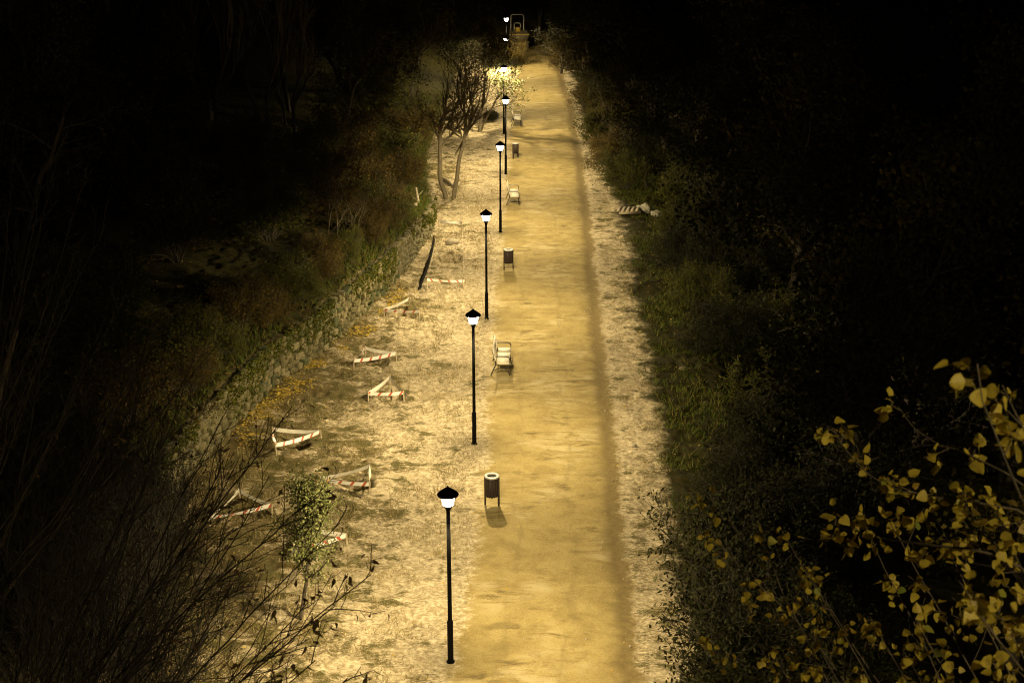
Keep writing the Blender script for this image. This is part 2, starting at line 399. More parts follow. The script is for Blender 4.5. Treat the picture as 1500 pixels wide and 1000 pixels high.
def blades(name, rng, C, h, w, m, label, cat):
    n = len(C); a = rng.random(n)*6.283; lean = rng.normal(0, .55, (n, 2))
    hh = h*rng.uniform(.4, 1.3, n); ww = w*rng.uniform(.6, 1.3, n)
    d = np.c_[np.cos(a), np.sin(a), np.zeros(n)]*ww[:, None]
    tip = C + np.c_[lean*hh[:, None], hh]
    V = np.stack([C-d, C+d, tip], 1).reshape(-1, 3)
    me = np_mesh(name, V, np.arange(n*3).reshape(n, 3), False, {'rnd': rng.random(n)})
    return tag(link(name, me, m), label, cat, kind='stuff')
def scatter(rng, n, x0, x1, y0, y1, keep):
    X = rng.uniform(x0, x1, n); Y = y0+(y1-y0)*rng.random(n)**1.25
    k = keep(X, Y) > rng.random(n); X, Y = X[k], Y[k]
    return np.c_[X, Y, height(X, Y)]
rng = np.random.default_rng(11)
P = scatter(rng, 220000, -9.6, 4.9, 25, 80, lambda x, y: sstep(.46, .60, fbm(x, y, 1.1, 4, 31)*.6+fbm(x, y*2, 3.1, 3, 33)*.4)
            * np.maximum(sstep(.05, .8, path_l(y)-x)*(x > wall_x(y)+.2), sstep(.1, .5, x-path_r(y)-.5)*(x < verge_r(y)+.3)*.6))
blades('dry_grass', rng, P, .10, .010, M['blade_dry'], 'short dry grass scattered over the dusty verges', 'grass')
P = scatter(rng, 130000, 3.5, 12, 25, 100, lambda x, y: sstep(-.15, .8, x-verge_r(y)+(fbm(x, y, .9, 3, 41)-.5)*1.6)*sstep(.40, .58, fbm(x, y, .7, 4, 42)*.6+fbm(x, y, 2.6, 3, 43)*.4)*(1-sstep(4, 7, x-verge_r(y))))
blades('green_grass', rng, P, .17, .014, M['blade_green'], 'green grass growing along the right bank', 'grass')
P = scatter(rng, 130000, -14, -3.4, 28, 95, lambda x, y: sstep(-.02, .12, wall_x(y)-x)*(1-sstep(.4, 2.4, wall_x(y)-x))*(.35+.65*sstep(50, 60, y)))
blades('bank_grass', rng, P, .26, .015, M['blade_green'], 'longer grass on the bank above the stone wall', 'grass')
def litter(name, n, keep, x0, x1, y0, y1, label, size):
    C = scatter(rng, n, x0, x1, y0, y1, keep); C[:, 2] += .015
    k = len(C); R = rotmats(rng, k)*1.0
    # lie nearly flat
    yaw = rng.random(k)*6.283; tx = rng.normal(0, .35, k); c, s = np.cos(yaw), np.sin(yaw)
    R = np.stack([np.stack([c, -s, tx*0], -1), np.stack([s, c, tx], -1), np.stack([tx*s, -tx*c, np.ones(k)], -1)], 1)
    me = leaves_mesh(name, rng, C, size, LEAF4*np.array([1,1.2,2.2]), R)
    tag(link(name, me, M['litter']), label, 'leaf litter', kind='stuff')
litter('leaf_litter', 60000, lambda x, y: np.exp(-((x-wall_x(y)-.55-.25*np.sin(y*1.3))/.42)**2)*sstep(38, 43, y)*(1-sstep(53, 57, y))*sstep(.38, .5, fbm(x, y, .9, 3, 51)), -9.6, -3.2, 37, 57,
       'band of yellow fallen leaves along the foot of the stone wall', .085)
litter('scattered_leaves', 9000, lambda x, y: .05+.5*sstep(.3, 2.5, wall_x(y)-x)+.5*sstep(.2, 1.5, x-verge_r(y)), -13, 9, 26, 75,
       'single fallen leaves strewn over the ground on both sides', .07)

# ------------------------------------------------------------------ street lamps
def make_lamp():
    r = thing('street_lamp', 'x', 'street lamp', group='black post lamps along the path')
    MB().lathe([(.095,-.05),(.095,.02),(.075,.03)], 20).build('base_plate', M['black'], r)
    MB().lathe([(.066,.0),(.066,.98),(.070,.985),(.070,1.02),(.052,1.05)], 20).build('lower_post', M['black'], r, True)
    MB().lathe([(.048,1.0),(.046,2.4),(.042,3.74)], 18).build('upper_post', M['black'], r, True)
    MB().lathe([(.045,3.72),(.052,3.76),(.078,3.80),(.085,3.83),(.085,3.878)], 20).build('collar', M['black'], r, True)
    MB().lathe([(.112,3.88),(.119,3.93),(.132,3.99),(.162,4.06),(.206,4.115)], 20).build('diffuser', M['lamp'], r, True)
    o = bpy.data.objects.new('led', LED); COL.objects.link(o); o.parent = r; o.location = (0, 0, 4.04)
    c = MB().lathe([(.207,4.105),(.226,4.10),(.233,4.122),(.212,4.15),(.150,4.20),(.088,4.245),(.04,4.28),(.012,4.30)], 24).build('cap', M['black'], r, True)
    MB().lathe([(.016,4.285),(.018,4.305),(.010,4.32)], 10).build('finial', M['black'], c, True)
    return r
LAMPS = [
 ((-1.37,27.59), 'black lamp post nearest the camera, in front of the closest litter bin'),
 ((-1.14,39.61), 'second nearest black lamp post, standing before the nearest bench'),
 ((-.97,51.67), 'third black lamp post, between the nearest bench and the second bin'),
 ((-.54,64.46), 'fourth black lamp post, just in front of the middle bench'),
 ((-.34,76.73), 'fifth black lamp post, left of the third litter bin'),
 ((-.51,88.1), 'sixth lamp post, its light shining through bare twigs'),
 ((-.42,101.6), 'seventh lamp post, its light almost hidden by dark foliage'),
 ((-.45,113.6), 'eighth and farthest lit lamp post, beside the parked dumper'),
 ((-1.62,15.5), 'lamp post standing just below the lower edge of the picture'),
 ((-1.85,3.4), 'lamp post at the foot of the bridge, out of the picture'),
]
L0 = make_lamp()
for i, ((x, y), lab) in enumerate(LAMPS):
    o = L0 if i == 0 else copy_tree(L0)
    o.location = (x, y, hz(x, y)); o['label'] = lab; o.rotation_euler.z = i*.7

# ------------------------------------------------------------------ litter bins
def make_bin():
    r = thing('litter_bin', 'x', 'litter bin', group='slatted litter bins along the path')
    MB().lathe([(.150,.30),(.150,.845)], 20).build('liner', M['iron'], r, True)
    n = 14; s0 = None
    for k in range(n):
        a = (k+.5)*2*math.pi/n; ca, sa = math.cos(a), math.sin(a)
        if s0 is None: s0 = MB().box((0,0,.575), (.022,.058,.56)).build('slat', M['darkwood'], r); s = s0
        else: s = s0.copy(); COL.objects.link(s)
        s.location = (.172*ca, .172*sa, 0); s.rotation_euler = (0,0,a)
    MB().lathe([(.128,.858),(.205,.858),(.212,.87),(.205,.893),(.128,.893),(.128,.858)], 24, closed=False).build('rim', M['palemetal'], r, True)
    for a in (math.pi*.92, -.35):
        ca, sa = math.cos(a), math.sin(a); rot = [[ca,-sa,0],[sa,ca,0],[0,0,1]]
        MB().box((.196*ca,.196*sa,.41), (.028,.085,.90), rot).build('leg', M['darkwood'], r)
    return r
BINS = [((-.55,35.5), 'slatted litter bin nearest the camera, casting a clear shadow on the path'),
        ((-.15,58.3), 'slatted litter bin between the nearest and middle benches'),
        ((.2,80.8), 'farthest litter bin, between the middle and farthest benches')]
B0 = make_bin()
for i, ((x, y), lab) in enumerate(BINS):
    o = B0 if i == 0 else copy_tree(B0)
    o.location = (x, y, hz(x, y)); o['label'] = lab; o.rotation_euler.z = (0, .5, 1.1)[i]

# ------------------------------------------------------------------ benches (seat faces the path, +x)
def make_bench():
    r = thing('park_bench', 'x', 'bench', group='pale benches facing the path')
    L = 1.62
    for k in range(3):                                   # three pale seat boards
        y = (k-1)*L/3
        MB().box((.02, y, .445), (.43, L/3-.035, .04)).build('seat_board', M['benchwood'], r)
    # backrest: upright curved panel of two long boards
    for k, (x, z, hh, tilt) in enumerate([(-.255,.63,.17,.18), (-.305,.83,.20,.26)]):
        c, s = math.cos(-tilt), math.sin(-tilt); rot = [[c,0,s],[0,1,0],[-s,0,c]]
        MB().box((x, 0, z), (.032, L, hh), rot).build('back_board', M['benchwood'], r)
    for sy in (-1, 0, 1):
        y = sy*(L/2-.09)
        if sy == 0:
            MB().box((.02, y, .415), (.46,.04,.02)).build('seat_bar', M['iron'], r); continue
        f = MB()
        f.tube([(-.40,y,0),(-.33,y,.16),(-.245,y,.36),(-.235,y,.45),(-.275,y,.62),(-.325,y,.80),(-.36,y,.93)], .020, 7)
        f.tube([(.235,y,0),(.215,y,.12),(.205,y,.30),(.225,y,.42)], .020, 7)
        f.tube([(-.24,y,.412),(0,y,.405),(.225,y,.412)], .020, 7)
        f.build('leg_frame', M['iron'], r, True)
        MB().tube([(-.33,y,.16),(-.15,y,.25),(.06,y,.24),(.21,y,.13)], .014, 6).build('brace', M['iron'], r, True)
        MB().tube([(-.285,y,.67),(-.12,y,.685),(.12,y,.68),(.215,y,.65),(.245,y,.58),(.23,y,.42)], .019, 7).build('armrest', M['iron'], r, True)
        MB().tube([(.235,y,.10),(.29,y,.13),(.315,y,.07),(.29,y,.02),(.25,y,.015)], .016, 6).build('scroll_foot', M['iron'], r, True)
    return r
BEN = [((-.30,46.3), 'nearest park bench with white boards, right of the second lamp post'),
       ((.10,70.4), 'middle park bench with white boards, right of the fourth lamp post'),
       ((.33,91.2), 'farthest park bench, beyond the third litter bin')]
N0 = make_bench()
for i, ((x, y), lab) in enumerate(BEN):
    o = N0 if i == 0 else copy_tree(N0)
    o.location = (x, y, hz(x, y)+.005); o['label'] = lab; o.rotation_euler.z = (-.03, .02, .0)[i]

# ------------------------------------------------------------------ taped planting holes
def tape_strip(name, a, b, rng, parent, ph, wd=.12, sag=.05, m='tape'):
    n = 18; t = np.linspace(0, 1, n); a = np.array(a, float); b = np.array(b, float)
    L = np.linalg.norm(b-a); c = a+(b-a)*t[:, None]; c[:, 2] -= sag*4*t*(1-t)
    tw = rng.normal(0, .35)*np.sin(t*math.pi)+rng.normal(0, .25)*np.sin(t*2*math.pi)
    d = (b-a)/L; nrm = np.array([-d[1], d[0], 0])
    up = np.cos(tw)[:, None]*np.array([0,0,1]) + np.sin(tw)[:, None]*nrm
    V = np.stack([c-up*wd/2, c+up*wd/2], 1).reshape(-1, 3)
    i = np.arange(n-1)*2; F = np.c_[i, i+2, i+3, i+1]
    u = np.repeat(t*L+ph, 2); w = np.tile([0., 1.], n)
    return link(name, np_mesh(name, V, F, True, None, {'u': u, 'w': w}), M[m], parent)
def stake(x, y, h, rng, parent):
    lx, ly = rng.normal(0, .035, 2); z = -.12
    return MB().tube([(x,y,z),(x+lx*.4,y+ly*.4,h*.5),(x+lx,y+ly,h)], [.024,.022,.020], 7).build('stake', M['stake'], parent)
rng = np.random.default_rng(21)
for lab, pts in TRI:
    c = np.mean(pts, axis=0); z0 = hz(*pts[0])
    r = thing('tape_barrier', lab, 'tape barrier', (c[0], c[1], z0), 0, 'triangles of red and white tape on stakes')
    tops = []
    for (x, y) in pts:
        zz = hz(x, y)-z0; h = zz+rng.uniform(.34, .40); stake(x-c[0], y-c[1], h, rng, r); tops.append((x-c[0], y-c[1], h-.07))
    cy = sum(q[1] for q in tops)/3
    for k in range(3):
        tape_strip('tape', tops[k], tops[(k+1) % 3], rng, r, rng.random(), m='tape' if (tops[k][1]+tops[(k+1) % 3][1])/2 < cy-.06 else 'tape_plain')
RECT = [(-3.44,55.26),(-1.95,55.54),(-2.32,64.09),(-3.40,64.5)]
r = thing('tape_enclosure', 'long rectangular taped enclosure round a dug hole, beyond the triangles', 'tape barrier', (-2.8,60,hz(*RECT[0])))
z0 = hz(*RECT[0]); tops = []
for k, (x, y) in enumerate(RECT):
    h = hz(x, y)-z0+(.50,.44,.55,.55)[k]; stake(x+2.8, y-60, h, rng, r); tops.append((x+2.8, y-60, h-.07))
tape_strip('tape', tops[0], tops[1], rng, r, .1, .11, .03); tape_strip('tape', tops[2], tops[3], rng, r, .3, .13, .03, 'tape_plain')
tape_strip('tape', tops[1], tops[2], rng, r, .2, .022, .10); tape_strip('tape', tops[3], tops[0], rng, r, .25, .022, .12)
pp = [(-3.78,55.4),(-3.70,56.4),(-3.62,58),(-3.56,60),(-3.56,62),(-3.62,64.0)]
q = np.array([(x, y, hz(x, y)+.06) for x, y in pp]); q[-1, 2] -= .12
t = np.linspace(0, 5, 40); q = np.c_[[np.interp(t, np.arange(6), q[:, k]) for k in range(3)]].T
tag(MB().tube(q, .055, 9).build('black_pipe', M['plasticpipe'], None, True), 'long black pipe lying left of the taped rectangle', 'pipe')  # thin black tube mesh laid along the ground
def clod(name, loc, size, m, rng, label, cat, group=None):
    V, F = rock_arrays(rng, 2); V = V*np.array(size)
    o = link(name, np_mesh(name, V, F, False), m, None, loc); return tag(o, label, cat, group)
def rock_arrays(rng, sub=1):
    import bmesh
    bm = bmesh.new(); bmesh.ops.create_icosphere(bm, subdivisions=sub, radius=1)
    V = np.array([v.co for v in bm.verts]); F = np.array([[v.index for v in f.verts] for f in bm.faces]); bm.free()
    d = V/np.linalg.norm(V, axis=1)[:, None]
    k = rng.normal(size=(7, 3)); k /= np.linalg.norm(k, axis=1)[:, None]; lim = rng.uniform(.62, .95, 7)
    s = np.ones(len(V))
    for a, l in zip(k, lim):
        q = d @ a; s = np.where(q*s > l, l/np.maximum(q, 1e-6), s)
    return d*s[:, None]*rng.uniform(.93, 1.05, (len(V), 1)), F
clod('earth_mound', (-2.75,62.6,hz(-2.75,62.6)+.04), (.38,.30,.20), M['pebble'], rng, 'pale heap of dug earth inside the taped rectangle', 'heap')
clod('stone', (3.67,39.45,hz(3.67,39.45)+.05), (.11,.09,.085), M['pebble'], rng, 'single small stone lying on the right verge', 'stone')
for k, (x, y, s, lab) in enumerate([(6.4,43.6,.24,'pale flat stone in the green grass, nearest of three'),(7.0,44.8,.28,'pale flat stone in the green grass, rightmost of three'),(6.0,46.6,.20,'pale flat stone in the green grass, farthest of three')]):
    clod('stone', (x, y, hz(x, y)-.01), (s, s*.8, s*.4), M['stone'], rng, lab, 'stone', 'stones in the right grass')

# ------------------------------------------------------------------ stone retaining wall
def stone_wall():
    r = thing('stone_wall', 'low rough stone retaining wall along the left side of the ground', 'wall', (0,0,0))
    ys = np.arange(24, 69, .5); x = wall_x(ys); h = wall_h(ys)
    V = []; 
    for dx, top in ((.06, 0), (.06, 1), (-.42, 1), (-.42, 0)):
        V.append(np.c_[x+dx-.08*top, ys, np.where(top, h-.06, -.4)])
    n = len(ys); i = np.arange(n-1); F = np.vstack([np.c_[a*n+i, a*n+i+1, b*n+i+1, b*n+i] for a, b in ((0,1),(1,2),(2,3))])
    link('core', np_mesh('core', np.vstack(V), F), M['mortar'], r)
    rng = np.random.default_rng(77)
    protos = []
    import bmesh
    for k in range(9):
        bm = bmesh.new(); bmesh.ops.create_cube(bm, size=1); bmesh.ops.bevel(bm, geom=bm.edges[:], offset=.16, segments=1, affect='EDGES')
        for v in bm.verts: v.co += Vector(rng.normal(0, .055, 3))
        me = bpy.data.meshes.new('stone'); bm.to_mesh(me); bm.free()
        me.materials.append(M[('stone','stone_b','stone_c')[k % 3]]); protos.append(me)
    rows = 7; spots = []
    for row in range(rows):
        y = 24.2+rng.random()*.3
        while y < 68:
            w = .16+.42*rng.random()**1.6; yc = y+w/2; H = float(wall_h(yc)); hh = H/rows
            spots.append((yc, (row+.5)*hh, w, hh, row)); y += w+.03
    spots.sort(key=lambda s: abs(s[0]-50)); rest = []
    Vs = []; Fs = {}; off = 0
    for k, (yc, z, w, hh, row) in enumerate(spots):
        xx = float(wall_x(yc)); dx = float(wall_x(yc+.2)-wall_x(yc-.2)); ang = math.atan2(-dx, .4)
        me = protos[rng.integers(9)]
        mtx = Matrix.Translation((xx+.03-.014*row+rng.normal(0, .035), yc, z+rng.normal(0, .03))) @ Matrix.Rotation(ang+rng.normal(0, .07), 4, 'Z') @ Matrix.Rotation(rng.normal(0, .14), 4, 'X') @ Matrix.Diagonal((.30, w*rng.uniform(.8, 1.1), hh*rng.uniform(.75, 1.3), 1))
        if k < 300:
            o = link('stone', me, None, r); o.matrix_basis = mtx
        else:
            A = np.array([mtx @ v.co for v in me.vertices])
            for p in me.polygons: Fs.setdefault(len(p.vertices), []).append([off+i for i in p.vertices])
            Vs.append(A); off += len(A)
    o = link('stone_courses', np_mesh('stone_courses', np.vstack(Vs), [np.array(f) for f in Fs.values()]), M['stone'], r); o['kind'] = 'stuff'
stone_wall()
def wall_ivy():
    rng = r_ivy = np.random.default_rng(88); n = 26000
    y = rng.uniform(24, 69, n); H = wall_h(y); v = rng.random(n)**.6
    k = fbm(y, v*H, .8, 4, 61)+.34*v-.04*(y < 45) > .74; y, H, v = y[k], H[k], v[k]; z = v*H*1.06
    C = np.c_[wall_x(y)+.19-.1*v+rng.normal(0, .035, len(y)), y, z]
    tag(link('wall_ivy', leaves_mesh('wall_ivy', rng, C, .085), M['leaf_g']), 'ivy and weeds creeping over the stone wall', 'ivy', kind='stuff')
wall_ivy()
def pebbles():
    rng = np.random.default_rng(90); n = 2600
    X = rng.uniform(-8, 4.6, n); Y = 26+50*rng.random(n)**1.5; k = (X > wall_x(Y)+.4) & ((X < path_l(Y)+.3) | (X > path_r(Y)-.2) | (rng.random(n) < .3)); X, Y = X[k], Y[k]
    T = np.array([[1,0,0],[0,1,0],[-1,0,0],[0,-1,0],[0,0,.8],[0,0,-.5]]); F = np.array([[0,1,4],[1,2,4],[2,3,4],[3,0,4]])
    s = .012+.035*rng.random(len(X))**4; R = rotmats(rng, len(X))
    V = np.einsum('nij,nkj->nki', R, T[None]*rng.uniform(.7, 1.3, (len(X), 6, 3)))*s[:, None, None]+np.c_[X, Y, height(X, Y)+.01][:, None]
    F8 = np.vstack([F, F[:, [1,0,2]]*1]); F8[4:, 2] = 5
    FF = (F8[None]+np.arange(len(X))[:, None, None]*6).reshape(-1, 3)
    tag(link('pebbles', np_mesh('pebbles', V.reshape(-1, 3), FF), M['pebble']), 'loose pebbles scattered over the path and verges', 'pebbles', kind='stuff')
pebbles()

# ------------------------------------------------------------------ site dumper at the far end
def dumper():
    x, y = .55, 124.5
    r = thing('site_dumper', 'small site dumper with roll bar parked at the far end of the path', 'dumper', (x, y, hz(x, y)), .06)
    MB().box((0,.9,.78), (1.1,2.6,.35)).build('chassis', M['iron'], r)
    # skip: open flared bucket facing the camera
    b = MB(); o = [(-.62,-.9,.95),(.62,-.9,.95),(.62,.55,.85),(-.62,.55,.85)]; t = [(-.85,-1.25,1.62),(.85,-1.25,1.62),(.80,.75,1.75),(-.80,.75,1.75)]
    ii = [(a*.94, c*.94-.01, d) for a, c, d in t]; bi = [(a*.9, c*.9, d+.06) for a, c, d in o]
    V = o+t+ii+bi; F = [[3,2,1,0]]
    for k in range(4):
        j = (k+1) % 4; F += [[k, j, 4+j, 4+k], [4+k, 4+j, 8+j, 8+k], [8+k, 8+j, 12+j, 12+k]]
    F += [[12,13,14,15]]; b.add(np.array(V), np.array(F)); sk = b.build('skip', M['skip'], r)
    MB().tube([(-.85,-1.25,1.62),(0,-1.33,1.66),(.85,-1.25,1.62)], .04, 6).build('skip_lip', M['yellow'], sk)
    for sx in (-1, 1):
        for wy, rad in ((-.35,.46), (1.75,.46)):
            w = MB().lathe([(.30,-.17),(rad*.94,-.17),(rad,-.10),(rad,.10),(rad*.94,.17),(.30,.17)], 20).build('wheel', M['tyre'], r, True)
            w.rotation_euler = (0, math.pi/2, 0); w.location = (sx*.68, wy, rad)
            h = MB().lathe([(.29,-.12),(.29,.12)], 16).build('rim', M['yellow'], w, True)
    MB().box((0,1.75,1.25), (.95,1.1,.62)).build('engine_cover', M['yellow'], r)
    MB().box((0,1.1,1.62), (.50,.45,.12)).build('seat', M['tyre'], r)
    MB().tube([(-.28,1.36,1.62),(-.28,1.42,2.15),(-.2,1.43,2.28),(.2,1.43,2.28),(.28,1.42,2.15),(.28,1.36,1.62)], .035, 6).build('seat_back_frame', M['palemetal'], r, True)
    MB().box((0,.72,1.80), (.40,.22,.40)).build('console', M['yellow'], r)
    MB().tube([(0,.80,1.95),(0,.92,2.06)], .02, 6).build('steering_column', M['iron'], r)
    MB().tube([(.56,1.5,1.1),(.56,1.5,2.85),(.46,1.5,2.99),(-.46,1.5,2.99),(-.56,1.5,2.85),(-.56,1.5,1.1)], .042, 8).build('roll_bar', M['palemetal'], r, True)
    for sx in (-1, 1):
        MB().lathe([(.07,-.03),(.09,.03)], 12).build('headlight', M['palemetal'], r).matrix_basis = Matrix.Translation((sx*.5,-.99,.80)) @ Matrix.Rotation(math.pi/2, 4, 'X')
dumper()

# ------------------------------------------------------------------ pallet, sack, logs
def pallet():
    r = thing('wooden_pallet', 'wooden pallet lying at the edge of the right hand bushes', 'pallet', (5.75,68.3,hz(5.75,68.3)+.03), .10)
    s0 = None
    for k in range(5):
        if s0 is None: s = s0 = MB().box((0,0,.14), (.15,.95,.024)).build('plank', M['wood'], r)
        else: s = s0.copy(); COL.objects.link(s)
        s.location = (-.46+k*.23, 0, 0); s.rotation_euler = (0,0,-.32)
    for yy in (-.40, 0, .40): MB().box((0,yy,.078), (1.1,.09,.10)).build('bearer', M['wood'], r)
    MB().box((0,-.40,.013), (1.1,.10,.024)).build('base_board', M['wood'], r)
pallet()
rng = np.random.default_rng(5)
def sack(x, y, s, lab):
    V, F = rock_arrays(rng, 3); V = V*np.array(s)*(1+.22*np.sin(V[:, :1]*7+V[:, 1:2]*5)+.12*np.sin(V[:, 2:]*13))
    tag(link('rubble_sack', np_mesh('rubble_sack', V, F, True), M['sack'], None, (x, y, hz(x, y)+s[2]*.55)), lab, 'sack')
sack(6.55,68.7,(.36,.30,.27), 'crumpled pale sack right beside the wooden pallet')
sack(7.15,68.2,(.32,.26,.16), 'flatter pale sack farthest right of the pallet')
def log(a, b, r0, r1, m, lab, twigs=()):
    a = np.array([a[0], a[1], hz(a[0], a[1])+a[2]]); b = np.array([b[0], b[1], hz(b[0], b[1])+b[2]])
    t = np.linspace(0, 1, 8)[:, None]; P = a+(b-a)*t; P[:, 2] += .05*np.sin(t[:, 0]*5)
    mb = MB(); mb.tube(P, np.linspace(r0, r1, 8)*(1+.12*np.sin(np.arange(8)*2.1)), 8)
    for k, d in twigs: mb.tube([P[k], P[k]+np.array(d)*.6, P[k]+np.array(d)+np.array([0,.05,.03])], [.035,.025,.012], 5)
    tag(mb.build('fallen_branch', m, None, True), lab, 'branch')
log((-5.75,65.3,.12), (-4.55,66.1,.15), .05, .09, M['wood'], 'pale broken branch lying on the grassy bank', [(3,(-.1,.1,.55))])
log((-4.55,67.2,.02), (-4.7,68.2,.75), .09, .05, M['wood'], 'pale forked branch sticking up beside the bank bushes', [(3,(.3,-.1,.25)),(1,(-.3,.1,.2))])
log((-3.65,74.8,.06), (-3.0,73.5,.06), .10, .09, M['wood'], 'short pale cut log beside the twin-stemmed bare tree')
log((7.0,66.0,.05), (7.9,67.4,.25), .07, .05, M['bark'], 'brown branch lying in the grass below the pallet')

# ------------------------------------------------------------------ plants
def unit(v): v = np.asarray(v, float); return v/(np.linalg.norm(v)+1e-9)
def grow(rng, p, d, L, r, lvl, c, polys, ends):
    n = max(3, int(L/c['seg'])+2) if lvl < c['levels'] else 4
    d = unit(d); pts = [np.array(p, float)]; step = L/(n-1)
    for k in range(n-1):
        d = unit(d+rng.normal(0, c['wig'], 3)+np.array([0,0,c['up']*(1 if lvl else .4)])+np.array(c.get('pull', (0,0,0)))*.1)
        pts.append(pts[-1]+d*step)
    P = np.array(pts); R = np.linspace(r, r*(c['taper'] if lvl < c['levels'] else .45), n); polys.append((P, np.maximum(R, c['rmin'])))
    if lvl >= c['levels']-c.get('leaf_from', 0): ends.append(P)
    if lvl < c['levels']:
        nb = c['nb'][lvl]
        for k in range(nb):
            t = c['t0'][lvl]+(1-c['t0'][lvl])*(k+rng.random())/nb; f = t*(n-1); i = min(int(f), n-2)
            q = P[i]+(P[i+1]-P[i])*(f-i); dd = unit(P[i+1]-P[i])
            a = rng.normal(size=3); a = unit(a-dd*(a@dd)); an = c['ang']*rng.uniform(.7, 1.3)
            nd = dd*math.cos(an)+a*math.sin(an)
            grow(rng, q, nd, L*c['ratio']*rng.uniform(.7, 1.2)*(1.15-.5*t*(lvl == 0)), max(c['rmin'], np.interp(f, range(n), R)*.62), lvl+1, c, polys, ends)
def nsides(r): return 9 if r > .06 else 6 if r > .02 else 4 if r > .008 else 3
def plant(name, cat, rng, stems, c, bark, leaf=None, per=5, lsize=.08, jit=.12, split=True, lshape=LEAF4):
    """an Empty with trunk and crown meshes at the origin"""
    r = thing(name, 'x', cat); polys = []; ends = []
    for (p, d, L, rad) in stems: grow(rng, p, d, L, rad, 0, c, polys, ends)
    big = [q for q in polys if q[1][0] > c.get('split', .02)]; small = [q for q in polys if q[1][0] <= c.get('split', .02)]
    if big: link('trunk', tubes_mesh('trunk', big, nsides), bark, r)
    cr = None
    if small: cr = link('twigs', tubes_mesh('twigs', small, nsides), bark, r); cr['kind'] = 'stuff'
    if leaf is not None and per:
        C = []
        for P in ends:
            k = rng.poisson(per)
            if not k: continue
            t = rng.random(k)*(len(P)-1); i = np.minimum(t.astype(int), len(P)-2)
            C.append(P[i]+(P[i+1]-P[i])*(t-i)[:, None]+rng.normal(0, jit, (k, 3)))
        C = np.vstack(C); C[:, 2] = np.maximum(C[:, 2], .03)
        link('crown', leaves_mesh('crown', rng, C, lsize, lshape), leaf, r)
    return r
def put(proto, x, y, s, rz, label, group=None, first=[], sz=None, dz=-.05):
    if proto in first: o = copy_tree(proto)
    else: o = proto; first.append(proto)
    o.location = (x, y, hz(x, y)+dz); o.scale = (s, s, sz or s); o.rotation_euler = (0, 0, rz); o['label'] = label
    if group: o['group'] = group
    elif 'group' in o: del o['group']
    return o

TREE = dict(seg=.5, wig=.13, up=.10, taper=.4, levels=3, nb=[11,7,6], t0=[.25,.2,.2], ang=.85, ratio=.46, rmin=.006, split=.03)
BUSH = dict(seg=.3, wig=.16, up=.04, taper=.5, levels=2, nb=[9,7], t0=[.15,.15], ang=.75, ratio=.48, rmin=.005, split=.012)
def bush_stems(rng, n, h, spread, rad=.022):
    out = []
    for k in range(n):
        a = rng.random()*6.283; s = spread*rng.random()**.5
        out.append(((.25*math.cos(a)*s, .25*math.sin(a)*s, 0), (math.cos(a)*s, math.sin(a)*s, 1), h*rng.uniform(.7, 1.05), rad))
    return out
r_ = np.random.default_rng
SPRIG = np.array([[0,0,0],[.45,.22,.05],[1.0,0,-.06],[.45,-.22,.05]])
tree_a = plant('leafy_tree', 'tree', r_(1), [((0,0,0), (.05,.02,1), 7.5, .15)], TREE, M['bark'], M['leaf_ol'], 15, .15, .22)
tree_b = plant('leafy_tree', 'tree', r_(2), [((0,0,0), (-.08,.02,1), 6.5, .14), ((.1,0,0), (.3,.1,1), 5.8, .10)], dict(TREE, up=.04), M['bark'], M['leaf_dk'], 11, .15, .22)
bush_a = plant('leafy_bush', 'bush', r_(3), bush_stems(r_(31), 16, 2.2, .85), BUSH, M['bark'], M['leaf_g'], 9, .085, .09)
bush_b = plant('leafy_bush', 'bush', r_(4), bush_stems(r_(41), 15, 2.4, .6), BUSH, M['bark'], M['leaf_br'], 8, .085, .10)
bush_c = plant('leafy_bush', 'bush', r_(5), bush_stems(r_(51), 26, 2.5, .95), dict(BUSH, nb=[11,8]), M['barkdark'], M['leaf_dk'], 7, .11, .07, lshape=SPRIG)
bare_a = plant('bare_tree', 'tree', r_(6), [((0,0,0), (.02,.0,1), 11, .13), ((.25,.1,0), (.12,.05,1), 9, .09)], dict(TREE, nb=[12,5,3], ang=.45, up=.2), M['bark'], None)

G_RW = 'unlit trees of the wood on the right'
rng = r_(100)
for k, (x, y, s, p) in enumerate([(11.5,38,1.0,0),(15.5,41,1.15,1),(19.5,40,1.1,0),(13.2,47,1.1,1),(18,49,1.2,0),(23,46,1.1,1),(11.2,56,1.0,0),(16,58,1.15,1),(21,60,1.2,0),(27,55,1.2,1),(11.3,66,.95,1),(15.5,70,1.1,0),(21,74,1.25,1),(28,70,1.3,0),(12,80,1.1,0),(18,86,1.2,1),(9.8,90,1.0,1),(13,98,1.1,0),(9.5,34,.85,1),(13,32,.9,0)]):
    put((tree_a, tree_b)[p], x, y, s*1.28, rng.random()*6.28, 'dark leafy tree standing in the unlit wood on the right', G_RW)
# trees and bushes whose edge the lamps still reach, right side
put(tree_b, 7.2, 74.5, .62, .4, 'small leafy tree overhanging the verge just beyond the wooden pallet')
put(tree_a, 6.2, 82, .60, 2.2, 'small leafy tree on the right, level with the third litter bin')
put(tree_b, 5.9, 91, .62, 4.2, 'leafy tree on the right, level with the farthest bench')
put(tree_a, 5.4, 99, .66, 1.2, 'leafy tree leaning over the path from the right, past the farthest bench')
put(tree_b, 3.9, 112.5, .8, 3.3, 'leafy tree closing in on the path end from the right')
put(bush_a, 5.9, 73.5, .95, .3, 'green bush under the small tree just beyond the pallet')
put(bush_b, 5.4, 78.5, .85, 1.9, 'brownish bush at the verge edge beyond the pallet')
put(bush_a, 5.3, 85.5, .85, 3.1, 'green bush at the verge edge opposite the farthest bench')
put(bush_b, 5.1, 94.5, .85, 5.1, 'brownish bush at the verge edge past the farthest bench')
